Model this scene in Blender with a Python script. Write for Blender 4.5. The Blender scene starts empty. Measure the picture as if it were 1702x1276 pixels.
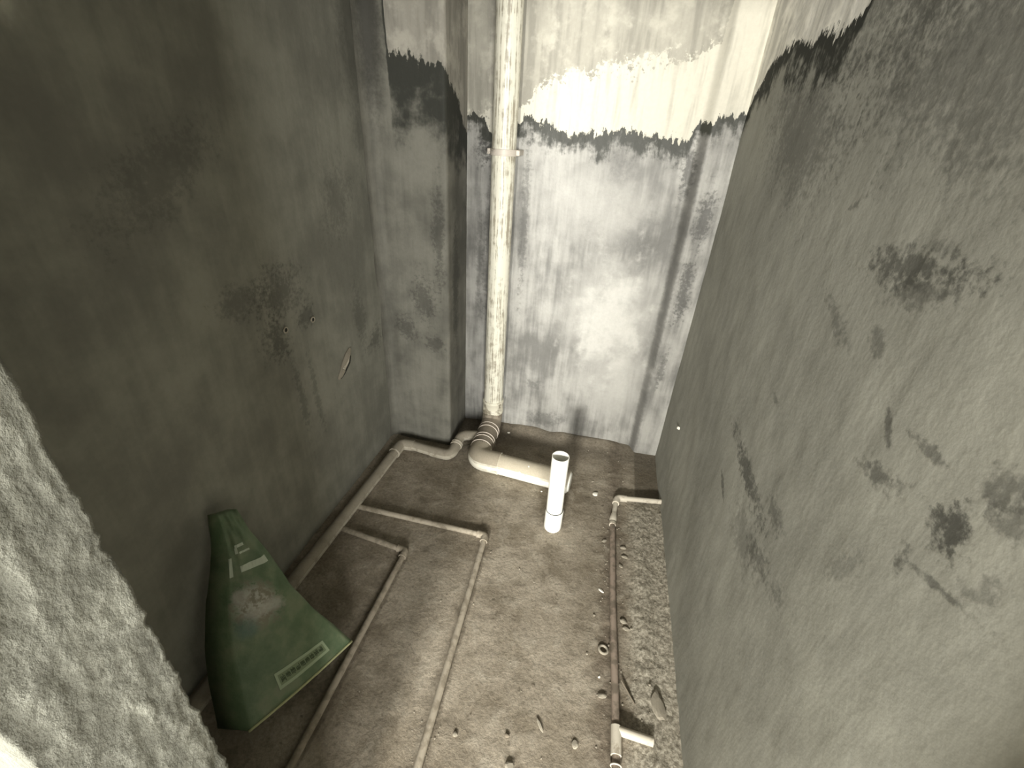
import bpy, bmesh, math, random
import numpy as np
from mathutils import Matrix, Vector

# ---------------------------------------------------------------- camera, world, light
scene = bpy.context.scene
COL = scene.collection
cam_data = bpy.data.cameras.new('camera')
cam_data.sensor_width = 36.0
cam_data.lens = 15.953
cam_data.clip_start = 0.01
cam = bpy.data.objects.new('camera', cam_data)
COL.objects.link(cam)
cam.matrix_world = Matrix(((0.97518197, -0.15412359, 0.15895296, 0.0),
                           (0.21409714, 0.47350584, -0.85437383, 0.0),
                           (0.05641400, 0.86720133, 0.49475177, 1.6),
                           (0, 0, 0, 1)))
scene.camera = cam

world = bpy.data.worlds.new('world'); scene.world = world
world.use_nodes = True
world.node_tree.nodes['Background'].inputs[0].default_value = (0.9, 0.95, 1.0, 1)
world.node_tree.nodes['Background'].inputs[1].default_value = 0.6

WIN_X, WIN_Z, WIN_W, WIN_H = -0.30, 1.70, 0.50, 0.42      # window of the hall behind the camera
ld = bpy.data.lights.new('window_daylight', 'AREA')
ld.shape = 'RECTANGLE'; ld.size = WIN_W; ld.size_y = WIN_H
ld.energy = 480.0
ld.color = (1.0, 0.975, 0.90)
lo = bpy.data.objects.new('window_daylight', ld); COL.objects.link(lo)
lo.location = (WIN_X, -3.22, WIN_Z)
lo.rotation_euler = (math.radians(90), 0, 0)               # shines towards +Y

W2 = (0.55, 1.75, 0.80, 2.10)                              # unseen hall opening, added for fill light from the right: x0, x1, z0, z1
ld2 = bpy.data.lights.new('added_side_fill', 'AREA')
ld2.shape = 'RECTANGLE'; ld2.size = W2[1] - W2[0]; ld2.size_y = W2[3] - W2[2]
ld2.energy = 320.0
ld2.color = (1.0, 0.985, 0.93)
lo2 = bpy.data.objects.new('added_side_fill', ld2); COL.objects.link(lo2)
lo2.location = ((W2[0] + W2[1]) / 2, -3.22, (W2[2] + W2[3]) / 2)
lo2.rotation_euler = (math.radians(90), 0, 0)

vs = scene.view_settings
vs.view_transform = 'Standard'; vs.look = 'None'; vs.gamma = 1.0
vs.use_curve_mapping = False
vs.exposure = 0.0
scene.cycles.use_denoising = True
scene.cycles.use_adaptive_sampling = True
scene.cycles.adaptive_threshold = 0.04
scene.cycles.max_bounces = 5
scene.cycles.diffuse_bounces = 3
scene.cycles.sample_clamp_indirect = 6.0

random.seed(7)

# ---------------------------------------------------------------- noise on arrays
def vnoise(x, y, seed=0):
    x = np.asarray(x, float); y = np.asarray(y, float)
    xi = np.floor(x).astype(np.int64); yi = np.floor(y).astype(np.int64)
    fx = x - xi; fy = y - yi
    fx = fx * fx * (3 - 2 * fx); fy = fy * fy * (3 - 2 * fy)
    def hsh(a, b):
        n = (a * 374761393 + b * 668265263 + seed * 974634777) & 0xffffffff
        n = ((n ^ (n >> 13)) * 1274126177) & 0xffffffff
        n = n ^ (n >> 16)
        return (n & 0xffff) / 65535.0
    a = hsh(xi, yi); b = hsh(xi + 1, yi); c = hsh(xi, yi + 1); d = hsh(xi + 1, yi + 1)
    return (a * (1 - fx) + b * fx) * (1 - fy) + (c * (1 - fx) + d * fx) * fy - 0.5

def fbm(x, y, seed=0, octaves=4):
    s = 0; a = 1.0
    for o in range(octaves):
        s = s + a * vnoise(x * 2 ** o, y * 2 ** o, seed + o * 17); a *= 0.5
    return s

def sstep(a, b, x):
    t = np.clip((x - a) / (b - a), 0, 1); return t * t * (3 - 2 * t)

# ---------------------------------------------------------------- node helper
class NG:
    def __init__(s, name, rough=0.9, spec=0.3):
        s.m = bpy.data.materials.new(name); s.m.use_nodes = True
        s.t = s.m.node_tree; s.n = s.t.nodes; s.l = s.t.links
        s.bsdf = s.n['Principled BSDF']
        s.set('Roughness', rough); s.set('Specular IOR Level', spec)
        s.obj = s.n.new('ShaderNodeTexCoord')
        s.P = s.obj.outputs['Object']
        sep = s.n.new('ShaderNodeSeparateXYZ'); s.l.new(s.P, sep.inputs[0])
        s.X, s.Y, s.Z = sep.outputs
    def _in(s, sock, v):
        if isinstance(v, bpy.types.NodeSocket): s.l.new(v, sock)
        elif isinstance(v, (tuple, list)):
            sock.default_value = tuple(v) + ((1.0,) if len(v) == 3 and sock.type == 'RGBA' else ())
        else: sock.default_value = v
    def set(s, name, v): s._in(s.bsdf.inputs[name], v)
    def math(s, op, a, b=0.0, c=0.0, clamp=False):
        n = s.n.new('ShaderNodeMath'); n.operation = op; n.use_clamp = clamp
        for i, v in enumerate((a, b, c)): s._in(n.inputs[i], v)
        return n.outputs[0]
    def add(s, a, b): return s.math('ADD', a, b)
    def sub(s, a, b): return s.math('SUBTRACT', a, b)
    def mul(s, a, b): return s.math('MULTIPLY', a, b)
    def mx(s, a, b): return s.math('MAXIMUM', a, b)
    def mn(s, a, b): return s.math('MINIMUM', a, b)
    def vec(s, x, y, z):
        n = s.n.new('ShaderNodeCombineXYZ')
        for i, v in enumerate((x, y, z)): s._in(n.inputs[i], v)
        return n.outputs[0]
    def scale(s, v, sx, sy, sz, off=(0, 0, 0)):
        n = s.n.new('ShaderNodeMapping')
        n.inputs['Scale'].default_value = (sx, sy, sz); n.inputs['Location'].default_value = off
        s.l.new(v, n.inputs['Vector']); return n.outputs[0]
    def noise(s, v, sc=5.0, detail=4.0, rough=0.55, dist=0.0, flat=False):
        n = s.n.new('ShaderNodeTexNoise')
        if flat: n.noise_dimensions = '2D'
        s.l.new(v, n.inputs['Vector'])
        n.inputs['Scale'].default_value = sc; n.inputs['Detail'].default_value = detail
        n.inputs['Roughness'].default_value = rough; n.inputs['Distortion'].default_value = dist
        return n.outputs[0]
    def ss(s, v, lo, hi, t0=0.0, t1=1.0):
        n = s.n.new('ShaderNodeMapRange'); n.interpolation_type = 'SMOOTHSTEP'
        s._in(n.inputs[0], v)
        for i, q in enumerate((lo, hi, t0, t1)): s._in(n.inputs[i + 1], q)
        return n.outputs[0]
    def lin(s, v, lo, hi, t0, t1):
        n = s.n.new('ShaderNodeMapRange'); s._in(n.inputs[0], v)
        for i, q in enumerate((lo, hi, t0, t1)): s._in(n.inputs[i + 1], q)
        return n.outputs[0]
    def mix(s, f, a, b, mode='MIX'):
        n = s.n.new('ShaderNodeMix'); n.data_type = 'RGBA'; n.blend_type = mode
        s._in(n.inputs[0], f); s._in(n.inputs[6], a); s._in(n.inputs[7], b)
        return n.outputs[2]
    def curve(s, v, pts, lo, hi, ylo=0.0, yhi=2.7):
        """piecewise curve through pts (u, z)"""
        n = s.n.new('ShaderNodeFloatCurve')
        s._in(n.inputs['Value'], s.lin(v, lo, hi, 0.0, 1.0))
        cm = n.mapping.curves[0]
        P = [((u - lo) / (hi - lo), (z - ylo) / (yhi - ylo)) for u, z in pts]
        cm.points[0].location = P[0]; cm.points[1].location = P[-1]
        for p in P[1:-1]: cm.points.new(*p)
        for p in cm.points: p.handle_type = 'VECTOR'
        n.mapping.update()
        return s.lin(n.outputs[0], 0.0, 1.0, ylo, yhi)
    def bump(s, h, dist=0.004, strength=1.0, prev=None):
        n = s.n.new('ShaderNodeBump'); n.inputs['Distance'].default_value = dist
        n.inputs['Strength'].default_value = strength
        s.l.new(h, n.inputs['Height'])
        if prev is not None: s.l.new(prev, n.inputs['Normal'])
        return n.outputs[0]

# ---------------------------------------------------------------- materials: walls
def plaster_wall(name, axis, bpts=None, blobs=(), pale=(), paint=(0.30, 0.295, 0.255), lite=(0.46, 0.43, 0.37),
                 fresh=(0.035, 0.036, 0.029), gloss=0.55, lo=-2.0, hi=3.0, seed=0.0, streak=0.5, fresh_w=0.07, tone_amp=1.0, skim=None, spec=0.3, rel=1.0):
    """painted waterproofing below the curve bpts, bare plaster above; worn stains and darker tints (blobs), pale patches and painted-in highlight (pale)"""
    g = NG(name)
    if axis == 'X': U = g.X
    elif axis == 'Y': U = g.Y
    else: U = g.add(g.add(g.X, 1.04), g.sub(g.Y, 1.97))
    W = g.vec(g.add(U, seed * 7.3), g.Z, 0.0)
    n_big = g.noise(W, 2.2, 3, 0.6, flat=True)
    n_mid = g.noise(W, 9.0, 4, 0.6, flat=True)
    n_fine = g.noise(W, 60.0, 3, 0.65, flat=True)
    n_streak = g.noise(g.scale(W, 22, 2.2, 1), 1.0, 3, 0.6, flat=True)
    n_brush = g.noise(g.scale(W, 48, 9, 1), 1.0, 4, 0.75, flat=True)
    # bare plaster
    bare = g.mix(g.ss(n_streak, 0.35, 0.65), lite, tuple(c * 0.74 for c in lite))
    bare = g.mix(g.ss(n_mid, 0.45, 0.7), bare, tuple(min(1, c * 1.25) for c in lite))
    if skim:                                             # whiter skim coat below a ragged upper edge
        sk = g.sub(g.curve(U, skim, lo, hi), g.Z)
        sk = g.add(sk, g.add(g.mul(g.sub(n_mid, .5), .22), g.mul(g.sub(n_fine, .5), .16)))
        bare = g.mix(g.mul(g.ss(sk, -0.012, 0.012), g.ss(n_streak, .30, .55, .35, 1.0)), bare, tuple(min(.82, c * 1.55) for c in lite))
    # paint
    tone = g.add(g.mul(g.sub(n_big, 0.5), 1.5), g.add(g.mul(g.sub(n_streak, 0.5), streak), g.mul(g.sub(n_mid, 0.5), 0.7)))
    pc = g.mix(g.ss(tone, -0.42, 0.42), tuple(c * (1 - .36 * tone_amp) for c in paint), tuple(c * (1 + .28 * tone_amp) for c in paint))
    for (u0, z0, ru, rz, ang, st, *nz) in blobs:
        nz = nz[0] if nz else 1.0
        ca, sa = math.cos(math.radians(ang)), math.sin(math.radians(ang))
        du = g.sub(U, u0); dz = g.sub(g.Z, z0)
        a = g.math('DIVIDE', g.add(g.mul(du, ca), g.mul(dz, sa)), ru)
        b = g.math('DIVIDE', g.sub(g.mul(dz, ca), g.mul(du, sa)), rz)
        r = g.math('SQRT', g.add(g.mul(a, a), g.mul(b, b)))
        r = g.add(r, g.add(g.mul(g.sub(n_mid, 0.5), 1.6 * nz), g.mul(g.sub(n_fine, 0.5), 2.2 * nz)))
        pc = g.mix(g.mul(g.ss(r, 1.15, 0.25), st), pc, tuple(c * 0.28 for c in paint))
    for (u0, z0, ru, rz, st) in pale:
        a = g.math('DIVIDE', g.sub(U, u0), ru); b = g.math('DIVIDE', g.sub(g.Z, z0), rz)
        r = g.math('SQRT', g.add(g.mul(a, a), g.mul(b, b)))
        r = g.add(r, g.add(g.mul(g.sub(n_mid, 0.5), 1.6), g.mul(g.sub(n_streak, 0.5), 0.8)))
        pc = g.mix(g.mul(g.ss(r, 1.2, 0.2), st), pc, tuple(min(0.75, c * 1.9) for c in paint))
    if bpts:
        bz = g.curve(U, bpts, lo, hi)
        d = g.sub(bz, g.Z)
        edge = g.add(g.mul(g.sub(n_brush, 0.5), 0.095), g.add(g.mul(g.sub(n_mid, 0.5), 0.10), g.mul(g.sub(n_fine, 0.5), 0.03)))
        d = g.add(d, edge)
        fr = g.add(d, g.mul(g.sub(n_mid, 0.5), fresh_w * 1.2))
        pc = g.mix(g.ss(fr, fresh_w, fresh_w * 0.35), pc, fresh)
        mask = g.ss(d, -0.004, 0.004)
        col = g.mix(mask, bare, pc)
        g.set('Roughness', g.lin(mask, 0, 1, 0.85, gloss))
    else:
        col = pc; g.set('Roughness', gloss)
    col = g.mix(0.35, col, g.mix(n_fine, (0.75, 0.75, 0.75), (1.2, 1.2, 1.2)), 'MULTIPLY')
    g.set('Base Color', col); g.set('Specular IOR Level', spec)
    h = g.add(g.mul(n_fine, 0.25), g.add(g.mul(n_streak, 0.35), g.mul(n_mid, 0.9)))
    b1 = g.bump(h, 0.006, 0.6 * rel)
    g.set('Normal', b1)
    return g.m

def rough_concrete(name, base=(0.195, 0.195, 0.165)):
    g = NG(name, 0.95, 0.2)
    nf = g.noise(g.scale(g.P, 1, 1, 1), 130, 4, 0.7); nm = g.noise(g.scale(g.P, 30, 30, 9), 1, 5, 0.6)
    nb = g.noise(g.P, 7, 4, 0.6)
    c = g.mix(g.ss(nm, 0.3, 0.7), tuple(x * 0.75 for x in base), tuple(x * 1.2 for x in base))
    c = g.mix(g.ss(nb, 0.45, 0.7), c, tuple(x * 0.85 for x in base))
    g.set('Base Color', c)
    g.set('Normal', g.bump(g.add(g.mul(nf, 0.5), nm), 0.006, 0.7))
    return g.m

def floor_mat():
    g = NG('dusty_screed', 0.92, 0.2)
    nb = g.noise(g.P, 3.2, 5, 0.6, 0.3); nm = g.noise(g.P, 14, 5, 0.62, 0.3); nf = g.noise(g.P, 90, 4, 0.7)
    c = g.mix(g.ss(nb, 0.32, 0.68), (0.165, 0.138, 0.100), (0.315, 0.276, 0.216))
    c = g.mix(g.mul(g.ss(nm, 0.5, 0.72), 0.55), c, (0.36, 0.325, 0.26))
    c = g.mix(g.mul(g.ss(nm, 0.46, 0.28), 0.6), c, (0.115, 0.095, 0.068))
    # dirt gathered along the wall-side pipe and the rubble strip
    e = g.math('ABSOLUTE', g.sub(g.X, 0.225)); e = g.add(e, g.mul(g.sub(nm, 0.5), 0.12))
    c = g.mix(g.mul(g.ss(e, 0.07, 0.0), 0.6), c, (0.12, 0.095, 0.07))
    # greyer mortar of the rubble strip
    r = g.add(g.X, g.mul(g.sub(nm, 0.5), 0.12)); m = g.mul(g.ss(r, 0.27, 0.33), g.ss(g.Y, 1.86, 1.80))
    c = g.mix(g.mul(m, 0.75), c, g.mix(g.ss(nf, 0.35, 0.65), (0.19, 0.17, 0.13), (0.42, 0.39, 0.32)))
    # darker corner beyond the strip
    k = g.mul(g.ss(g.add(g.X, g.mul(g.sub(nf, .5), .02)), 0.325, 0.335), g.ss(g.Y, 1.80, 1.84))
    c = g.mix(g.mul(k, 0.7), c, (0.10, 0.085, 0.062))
    # back strip: shadow behind the branch pipe put into the floor colour
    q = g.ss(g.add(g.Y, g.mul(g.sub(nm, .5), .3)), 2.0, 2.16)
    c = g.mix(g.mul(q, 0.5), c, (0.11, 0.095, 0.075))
    for cx, sl, ys in ((-0.317, 0.0406, 1.37), (-0.622, -0.007, 1.20)):     # darker line along the right side of the conduits
        e = g.math('ABSOLUTE', g.sub(g.sub(g.X, cx), g.mul(g.sub(ys, g.Y), sl)))
        e = g.add(e, g.mul(g.sub(nm, .5), .03))
        c = g.mix(g.mul(g.mul(g.ss(e, .012, .002), g.ss(g.Y, ys + .01, ys - .03)), .6), c, (0.10, 0.083, 0.06))
    pit = g.ss(g.noise(g.P, 38, 2, 0.5), 0.66, 0.72)
    c = g.mix(g.mul(pit, .5), c, (0.10, 0.083, 0.06))
    c = g.mix(0.6, c, g.mix(g.ss(nf, .25, .75), (0.62, 0.62, 0.62), (1.38, 1.38, 1.38)), 'MULTIPLY')
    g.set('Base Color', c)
    g.set('Normal', g.bump(g.add(g.mul(nf, 0.5), nm), 0.006, 0.7))
    return g.m

def plain_plaster(name, col, rough=0.9):
    g = NG(name, rough, 0.25)
    n = g.noise(g.P, 6, 5, 0.6); f = g.noise(g.P, 70, 3, 0.6)
    g.set('Base Color', g.mix(n, tuple(c * 0.85 for c in col), tuple(min(1, c * 1.12) for c in col)))
    g.set('Normal', g.bump(f, 0.003, 0.4))
    return g.m

# ---------------------------------------------------------------- materials: things
def pvc_mat(name, clean, dirt, lo=0.45, hi=0.6, axis='Z', spots=0.0, rough=0.45, topdust=0.0, dustc=(0.24, 0.205, 0.155), amount=0.9):
    g = NG(name, rough, 0.4)
    sc = {'Z': (150, 150, 4.5), 'X': (5, 60, 60), 'Y': (60, 5, 60), 'N': (30, 30, 30)}[axis]
    st = g.noise(g.scale(g.P, *sc), 1, 4, 0.65); nm = g.noise(g.P, 25, 4, 0.6); nf = g.noise(g.P, 140, 3, 0.7)
    m = g.mul(g.ss(g.add(st, g.mul(g.sub(nm, .5), .5)), lo, hi), amount)
    c = g.mix(m, clean, dirt)
    if topdust:
        geo = g.n.new('ShaderNodeNewGeometry'); sp = g.n.new('ShaderNodeSeparateXYZ')
        g.l.new(geo.outputs['True Normal'], sp.inputs[0])
        up = g.ss(g.add(sp.outputs[2], g.mul(g.sub(nm, .5), .5)), 0.12, 0.42)   # settled dust
        up = g.mul(up, topdust)
        if spots:
            sn = g.noise(g.P, 26, 2, 0.5)
            up = g.mul(up, g.ss(sn, 0.70, 0.66))
        c = g.mix(up, c, g.mix(nf, tuple(x * .75 for x in dustc), tuple(x * 1.25 for x in dustc)))
        g.set('Roughness', g.lin(up, 0, 1, rough, 0.95))
    g.set('Base Color', c)
    g.set('Normal', g.bump(g.add(g.mul(nf, .4), st), 0.0012, 0.35))
    return g.m

M = {}
M['wall_left'] = plaster_wall('waterproof_coat_left', 'Y', None,
    blobs=[(1.28, 1.07, .13, .09, -10, .5), (1.10, 1.10, .12, .05, 0, .4), (1.68, 1.30, .14, .10, 60, .3),
           (1.20, 0.93, .07, .08, 20, .6), (1.37, 0.95, .05, .04, 0, .5), (1.75, 0.80, .05, .16, 8, .4), (1.86, .66, .06, .07, 0, .5),
           (1.27, 0.66, .02, .22, 4, .4), (1.36, 0.62, .02, .20, 4, .35), (0.95, 1.45, .2, .08, 30, .3), (1.92, 1.95, .13, .55, 0, .6, .2)],
    pale=[(0.765, 1.75, .05, .06, 1.0)], paint=(0.225, 0.222, 0.185), seed=3.1, tone_amp=.7, gloss=.75, rel=.7)
M['pier'] = plaster_wall('waterproof_coat_pier', 'S',
    [(-0.3, 2.69), (0.085, 2.69), (0.10, 1.82), (0.20, 1.80), (0.33, 1.785), (0.38, 1.74), (0.45, 1.70), (0.52, 1.65), (0.61, 1.56), (0.8, 1.55)],
    blobs=[(0.22, 0.85, .06, .14, 5, .5), (0.12, 0.68, .06, .07, 0, .5), (0.27, .62, .05, .04, 0, .5), (.45, .9, .05, .3, 0, .5), (.3, 1.15, .03, .25, 0, .5), (0.03, 1.95, .085, .42, 0, .85, .2)],
    paint=(0.158, 0.153, 0.128), lite=(0.31, 0.293, 0.25), seed=8.3, fresh_w=0.30, gloss=.75)
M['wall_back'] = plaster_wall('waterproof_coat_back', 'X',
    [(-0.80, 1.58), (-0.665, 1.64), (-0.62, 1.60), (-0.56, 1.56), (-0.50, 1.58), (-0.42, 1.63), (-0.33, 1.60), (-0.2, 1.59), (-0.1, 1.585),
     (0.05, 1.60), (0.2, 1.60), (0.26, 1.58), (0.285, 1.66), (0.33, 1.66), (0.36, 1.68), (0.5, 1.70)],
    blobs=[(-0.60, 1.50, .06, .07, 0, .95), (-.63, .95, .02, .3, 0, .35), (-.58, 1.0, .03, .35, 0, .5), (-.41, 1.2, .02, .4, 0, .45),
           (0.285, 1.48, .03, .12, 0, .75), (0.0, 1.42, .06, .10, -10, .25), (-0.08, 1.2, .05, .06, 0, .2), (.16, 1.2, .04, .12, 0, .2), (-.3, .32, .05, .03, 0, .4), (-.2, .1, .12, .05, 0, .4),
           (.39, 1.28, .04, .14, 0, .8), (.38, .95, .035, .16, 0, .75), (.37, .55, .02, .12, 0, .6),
           (.316, .8, .024, 4.0, 0, .6, .25)],  # last entry: even darker tint down the splayed step
    pale=[(0.06, 0.75, .22, .36, .95), (-.05, 1.3, .25, .18, .5), (.2, .45, .12, .3, .4)],  # bright highlight on the wall painted in as paler coat
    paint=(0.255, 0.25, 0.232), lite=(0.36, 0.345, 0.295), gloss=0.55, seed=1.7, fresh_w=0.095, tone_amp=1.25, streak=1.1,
    skim=[(-0.8, 1.60), (-0.45, 1.66), (-0.38, 1.76), (-0.2, 1.80), (0.0, 1.84), (0.2, 1.88), (0.31, 1.90), (0.33, 2.6), (0.5, 2.6)])
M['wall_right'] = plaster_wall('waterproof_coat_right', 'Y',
    [(-3.2, 2.69), (1.26, 2.69), (1.30, 1.95), (1.335, 1.86), (1.40, 1.815), (1.62, 1.84), (1.80, 1.85), (2.0, 1.845), (2.08, 1.79), (2.2, 1.70), (2.35, 1.60)],
    blobs=[(1.057, 0.834, 0.19, 0.034, -174, 0.8), (1.169, 0.691, 0.058, 0.012, -158, 0.7), (0.847, 0.887, 0.06, 0.03, -172, 0.6), (0.83, 0.747, 0.07, 0.04, 168, 0.6), (0.95, 0.72, 0.12, 0.07, 0, 0.35), (0.715, 0.785, 0.031, 0.025, 154, 0.45), (0.642, 1.171, 0.063, 0.022, 161, 0.7), (0.491, 1.204, 0.037, 0.034, -158, 0.95), (0.489, 1.219, 0.018, 0.03, -180, 0.9), (0.523, 1.116, 0.026, 0.012, -104, 0.75), (0.459, 1.146, 0.069, 0.006, 162, 0.7), (0.674, 1.242, 0.035, 0.01, -133, 0.7), (0.587, 1.261, 0.036, 0.01, 174, 0.65), (0.797, 1.45, 0.137, 0.035, 171, 0.8), (0.748, 1.424, 0.085, 0.03, 159, 0.6), (0.753, 1.484, 0.063, 0.02, -178, 0.5), (0.952, 1.312, 0.095, 0.022, -159, 0.5), (0.796, 1.329, 0.037, 0.018, -146, 0.55), (1.052, 1.502, 0.034, 0.012, 154, 0.6), (0.472, 1.291, 0.025, 0.03, 110, 0.6), (0.442, 1.272, 0.024, 0.03, 94, 0.55), (0.422, 1.192, 0.035, 0.02, 101, 0.45), (0.605, 1.004, 0.061, 0.02, 116, 0.35), (1.052, 1.063, 0.026, 0.01, -174, 0.5),
           (1.5, 1.62, .35, .16, 10, .45), (.8, 1.72, .5, .16, 5, .5), (1.2, 1.9, .5, .2, 0, .5)],  # broad soft darker areas across the upper wall
    paint=(0.298, 0.294, 0.254), lite=(0.80, 0.775, 0.70), seed=5.9, streak=0.3, lo=-3.3, hi=2.5, fresh_w=0.10, tone_amp=.4, gloss=.85, spec=.15, rel=.5)
M['jamb'] = rough_concrete('raw_cement_jamb')
M['floor'] = floor_mat()
M['hall'] = plain_plaster('hall_plaster', (0.42, 0.41, 0.37))
M['hall_floor'] = plain_plaster('hall_screed', (0.30, 0.27, 0.22))
M['ceiling'] = plain_plaster('raw_concrete_ceiling', (0.14, 0.135, 0.12))
M['frame'] = plain_plaster('window_frame_paint', (0.6, 0.6, 0.58), 0.5)
M['riser'] = pvc_mat('streaky_white_pipe', (0.66, 0.64, 0.54), (0.27, 0.24, 0.18), 0.47, 0.62, 'Z')
M['clamp'] = pvc_mat('dusty_clamp', (0.52, 0.47, 0.41), (0.30, 0.27, 0.22), 0.5, 0.7, 'N')
M['socket'] = pvc_mat('stained_socket', (0.62, 0.59, 0.48), (0.22, 0.19, 0.14), 0.48, 0.62, 'N')
M['dusty'] = pvc_mat('dust_caked_fitting', (0.26, 0.225, 0.175), (0.13, 0.11, 0.08), 0.45, 0.65, 'N', topdust=0.8, dustc=(.20, .17, .13), rough=.9)
M['ring'] = pvc_mat('pale_seal_ring', (0.55, 0.49, 0.42), (0.3, 0.25, 0.2), 0.55, 0.75, 'N')
M['branch'] = pvc_mat('white_pipe_dusty_top', (0.82, 0.80, 0.70), (0.5, 0.46, 0.36), 0.6, 0.75, 'X', topdust=0.92, spots=1, dustc=(.36, .315, .235))
M['elbow'] = pvc_mat('white_elbow_dusty_top', (0.74, 0.71, 0.60), (0.45, 0.41, 0.32), 0.55, 0.72, 'X', topdust=0.95, dustc=(.30, .26, .195))
M['clean'] = pvc_mat('clean_white_pipe', (0.88, 0.87, 0.80), (0.7, 0.68, 0.58), 0.66, 0.8, 'Z', amount=.5, rough=.35)
M['waste'] = pvc_mat('dusty_grey_pipe', (0.42, 0.385, 0.31), (0.24, 0.21, 0.16), 0.48, 0.68, 'N', topdust=0.75, dustc=(.25, .22, .17), rough=.8)
M['conduit'] = pvc_mat('dusty_beige_conduit', (0.33, 0.29, 0.225), (0.20, 0.17, 0.125), 0.45, 0.65, 'N', rough=.85)
M['conduit_b'] = pvc_mat('mud_coated_conduit', (0.27, 0.235, 0.18), (0.17, 0.145, 0.105), 0.42, 0.65, 'N', rough=.9)
M['water'] = pvc_mat('dirty_brown_water_pipe', (0.27, 0.215, 0.17), (0.14, 0.115, 0.085), 0.42, 0.62, 'N', rough=.8)
M['water_white'] = pvc_mat('dusty_white_fitting', (0.52, 0.475, 0.39), (0.28, 0.24, 0.18), 0.52, 0.7, 'N', rough=.7)
M['chip'] = plain_plaster('mortar_chip', (0.29, 0.26, 0.205))
M['chip_white'] = plain_plaster('white_plaster_chip', (0.78, 0.75, 0.66))
M['grit'] = plain_plaster('grit', (0.19, 0.16, 0.12))
M['hole'] = plain_plaster('dark_socket_hole', (0.03, 0.03, 0.025))

# ---------------------------------------------------------------- object helpers
def props(o, label=None, cat=None, group=None, kind=None):
    if label: o['label'] = label
    if cat: o['category'] = cat
    if group: o['group'] = group
    if kind: o['kind'] = kind
    return o

def link_mesh(name, verts, faces, mat, parent=None, smooth=True):
    me = bpy.data.meshes.new(name)
    me.from_pydata([tuple(v) for v in verts], [], faces)
    me.update()
    if smooth:
        me.polygons.foreach_set('use_smooth', [True] * len(me.polygons))
    me.materials.append(mat)
    o = bpy.data.objects.new(name, me); COL.objects.link(o)
    if parent is not None:
        o.parent = parent
        o.matrix_parent_inverse = Matrix.Translation(-Vector(parent.location))
    return o

def empty(name, loc, label, cat, group=None):
    o = bpy.data.objects.new(name, None); COL.objects.link(o); o.location = loc
    o.empty_display_size = 0.05
    return props(o, label, cat, group)

def structure(name, verts, faces, mat, smooth=True):
    o = link_mesh(name, verts, faces, mat, None, smooth); o['kind'] = 'structure'; return o

def box_geo(x0, x1, y0, y1, z0, z1, base=0):
    v = [(x0, y0, z0), (x1, y0, z0), (x1, y1, z0), (x0, y1, z0), (x0, y0, z1), (x1, y0, z1), (x1, y1, z1), (x0, y1, z1)]
    f = [(0, 3, 2, 1), (4, 5, 6, 7), (0, 1, 5, 4), (1, 2, 6, 5), (2, 3, 7, 6), (3, 0, 4, 7)]
    return v, [tuple(i + base for i in q) for q in f]

def slab(P, flip, back):
    """solid slab: displaced grid P (nu, nv, 3) closed by a flat back offset by the vector back"""
    nu, nv, _ = P.shape
    verts = list(P.reshape(-1, 3))
    idx = lambda i, j: i * nv + j
    F = []
    for i in range(nu - 1):
        for j in range(nv - 1):
            q = (idx(i, j), idx(i + 1, j), idx(i + 1, j + 1), idx(i, j + 1))
            F.append(q[::-1] if flip else q)
    rim = [idx(i, 0) for i in range(nu)] + [idx(nu - 1, j) for j in range(1, nv)] + \
          [idx(i, nv - 1) for i in range(nu - 2, -1, -1)] + [idx(0, j) for j in range(nv - 2, 0, -1)]
    b0 = len(verts); back = np.array(back)
    for k in rim: verts.append(P.reshape(-1, 3)[k] + back)
    n = len(rim)
    for a in range(n):
        b = (a + 1) % n
        q = (rim[a], b0 + a, b0 + b, rim[b])
        F.append(q[::-1] if flip else q)
    cap = tuple(b0 + a for a in range(n))
    F.append(cap if flip else cap[::-1])
    return verts, F

def grid(u0, u1, v0, v1, res):
    nu = max(2, int(round((u1 - u0) / res)) + 1); nv = max(2, int(round((v1 - v0) / res)) + 1)
    u, v = np.meshgrid(np.linspace(u0, u1, nu), np.linspace(v0, v1, nv), indexing='ij')
    return u, v

H = 2.6
XL, XR, YB, YF0, YF1 = -1.04, 0.45, 2.25, 0.086, 0.205     # room limits; front wall between YF0 and YF1
XJ = -0.40                                                 # rough jamb of the door opening

# ---------------------------------------------------------------- setting
def lump(u, v, seed): return 0.007 * fbm(u * 2.5, v * 2.5, seed, 3) + 0.0016 * fbm(u * 26, v * 16, seed + 50, 3)

# floor
fx, fy = grid(XL - .02, XR + .02, -0.02, YB + .03, 0.0075)
fz = 0.004 * fbm(fx * 3, fy * 3, 4, 3) + 0.0016 * fbm(fx * 40, fy * 40, 9, 3)
ridge = np.exp(-((fx - (0.345 + 0.02 * vnoise(fy * 4, fy * 0, 3))) / 0.035) ** 2) * sstep(1.84, 1.70, fy)
slope = sstep(0.30, 0.45, fx) * sstep(1.84, 1.70, fy)
rough = sstep(0.27, 0.33, fx) * sstep(1.86, 1.78, fy)
fz += 0.013 * ridge + 0.010 * slope + rough * 0.0055 * fbm(fx * 60, fy * 45, 21, 3)
strip = np.exp(-((fx - 0.225) / 0.05) ** 2)
fz += strip * 0.004 * fbm(fx * 45, fy * 45, 31, 3)
fz += 0.045 * np.exp(-((fy - 2.25) / 0.05) ** 2) * sstep(-0.75, -0.6, fx) * (0.6 + fbm(fx * 6, fy * 6, 71, 2)) * 0.6   # mortar cove along the back wall
fz += 0.02 * np.exp(-((fx + 1.04) / 0.05) ** 2)
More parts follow.
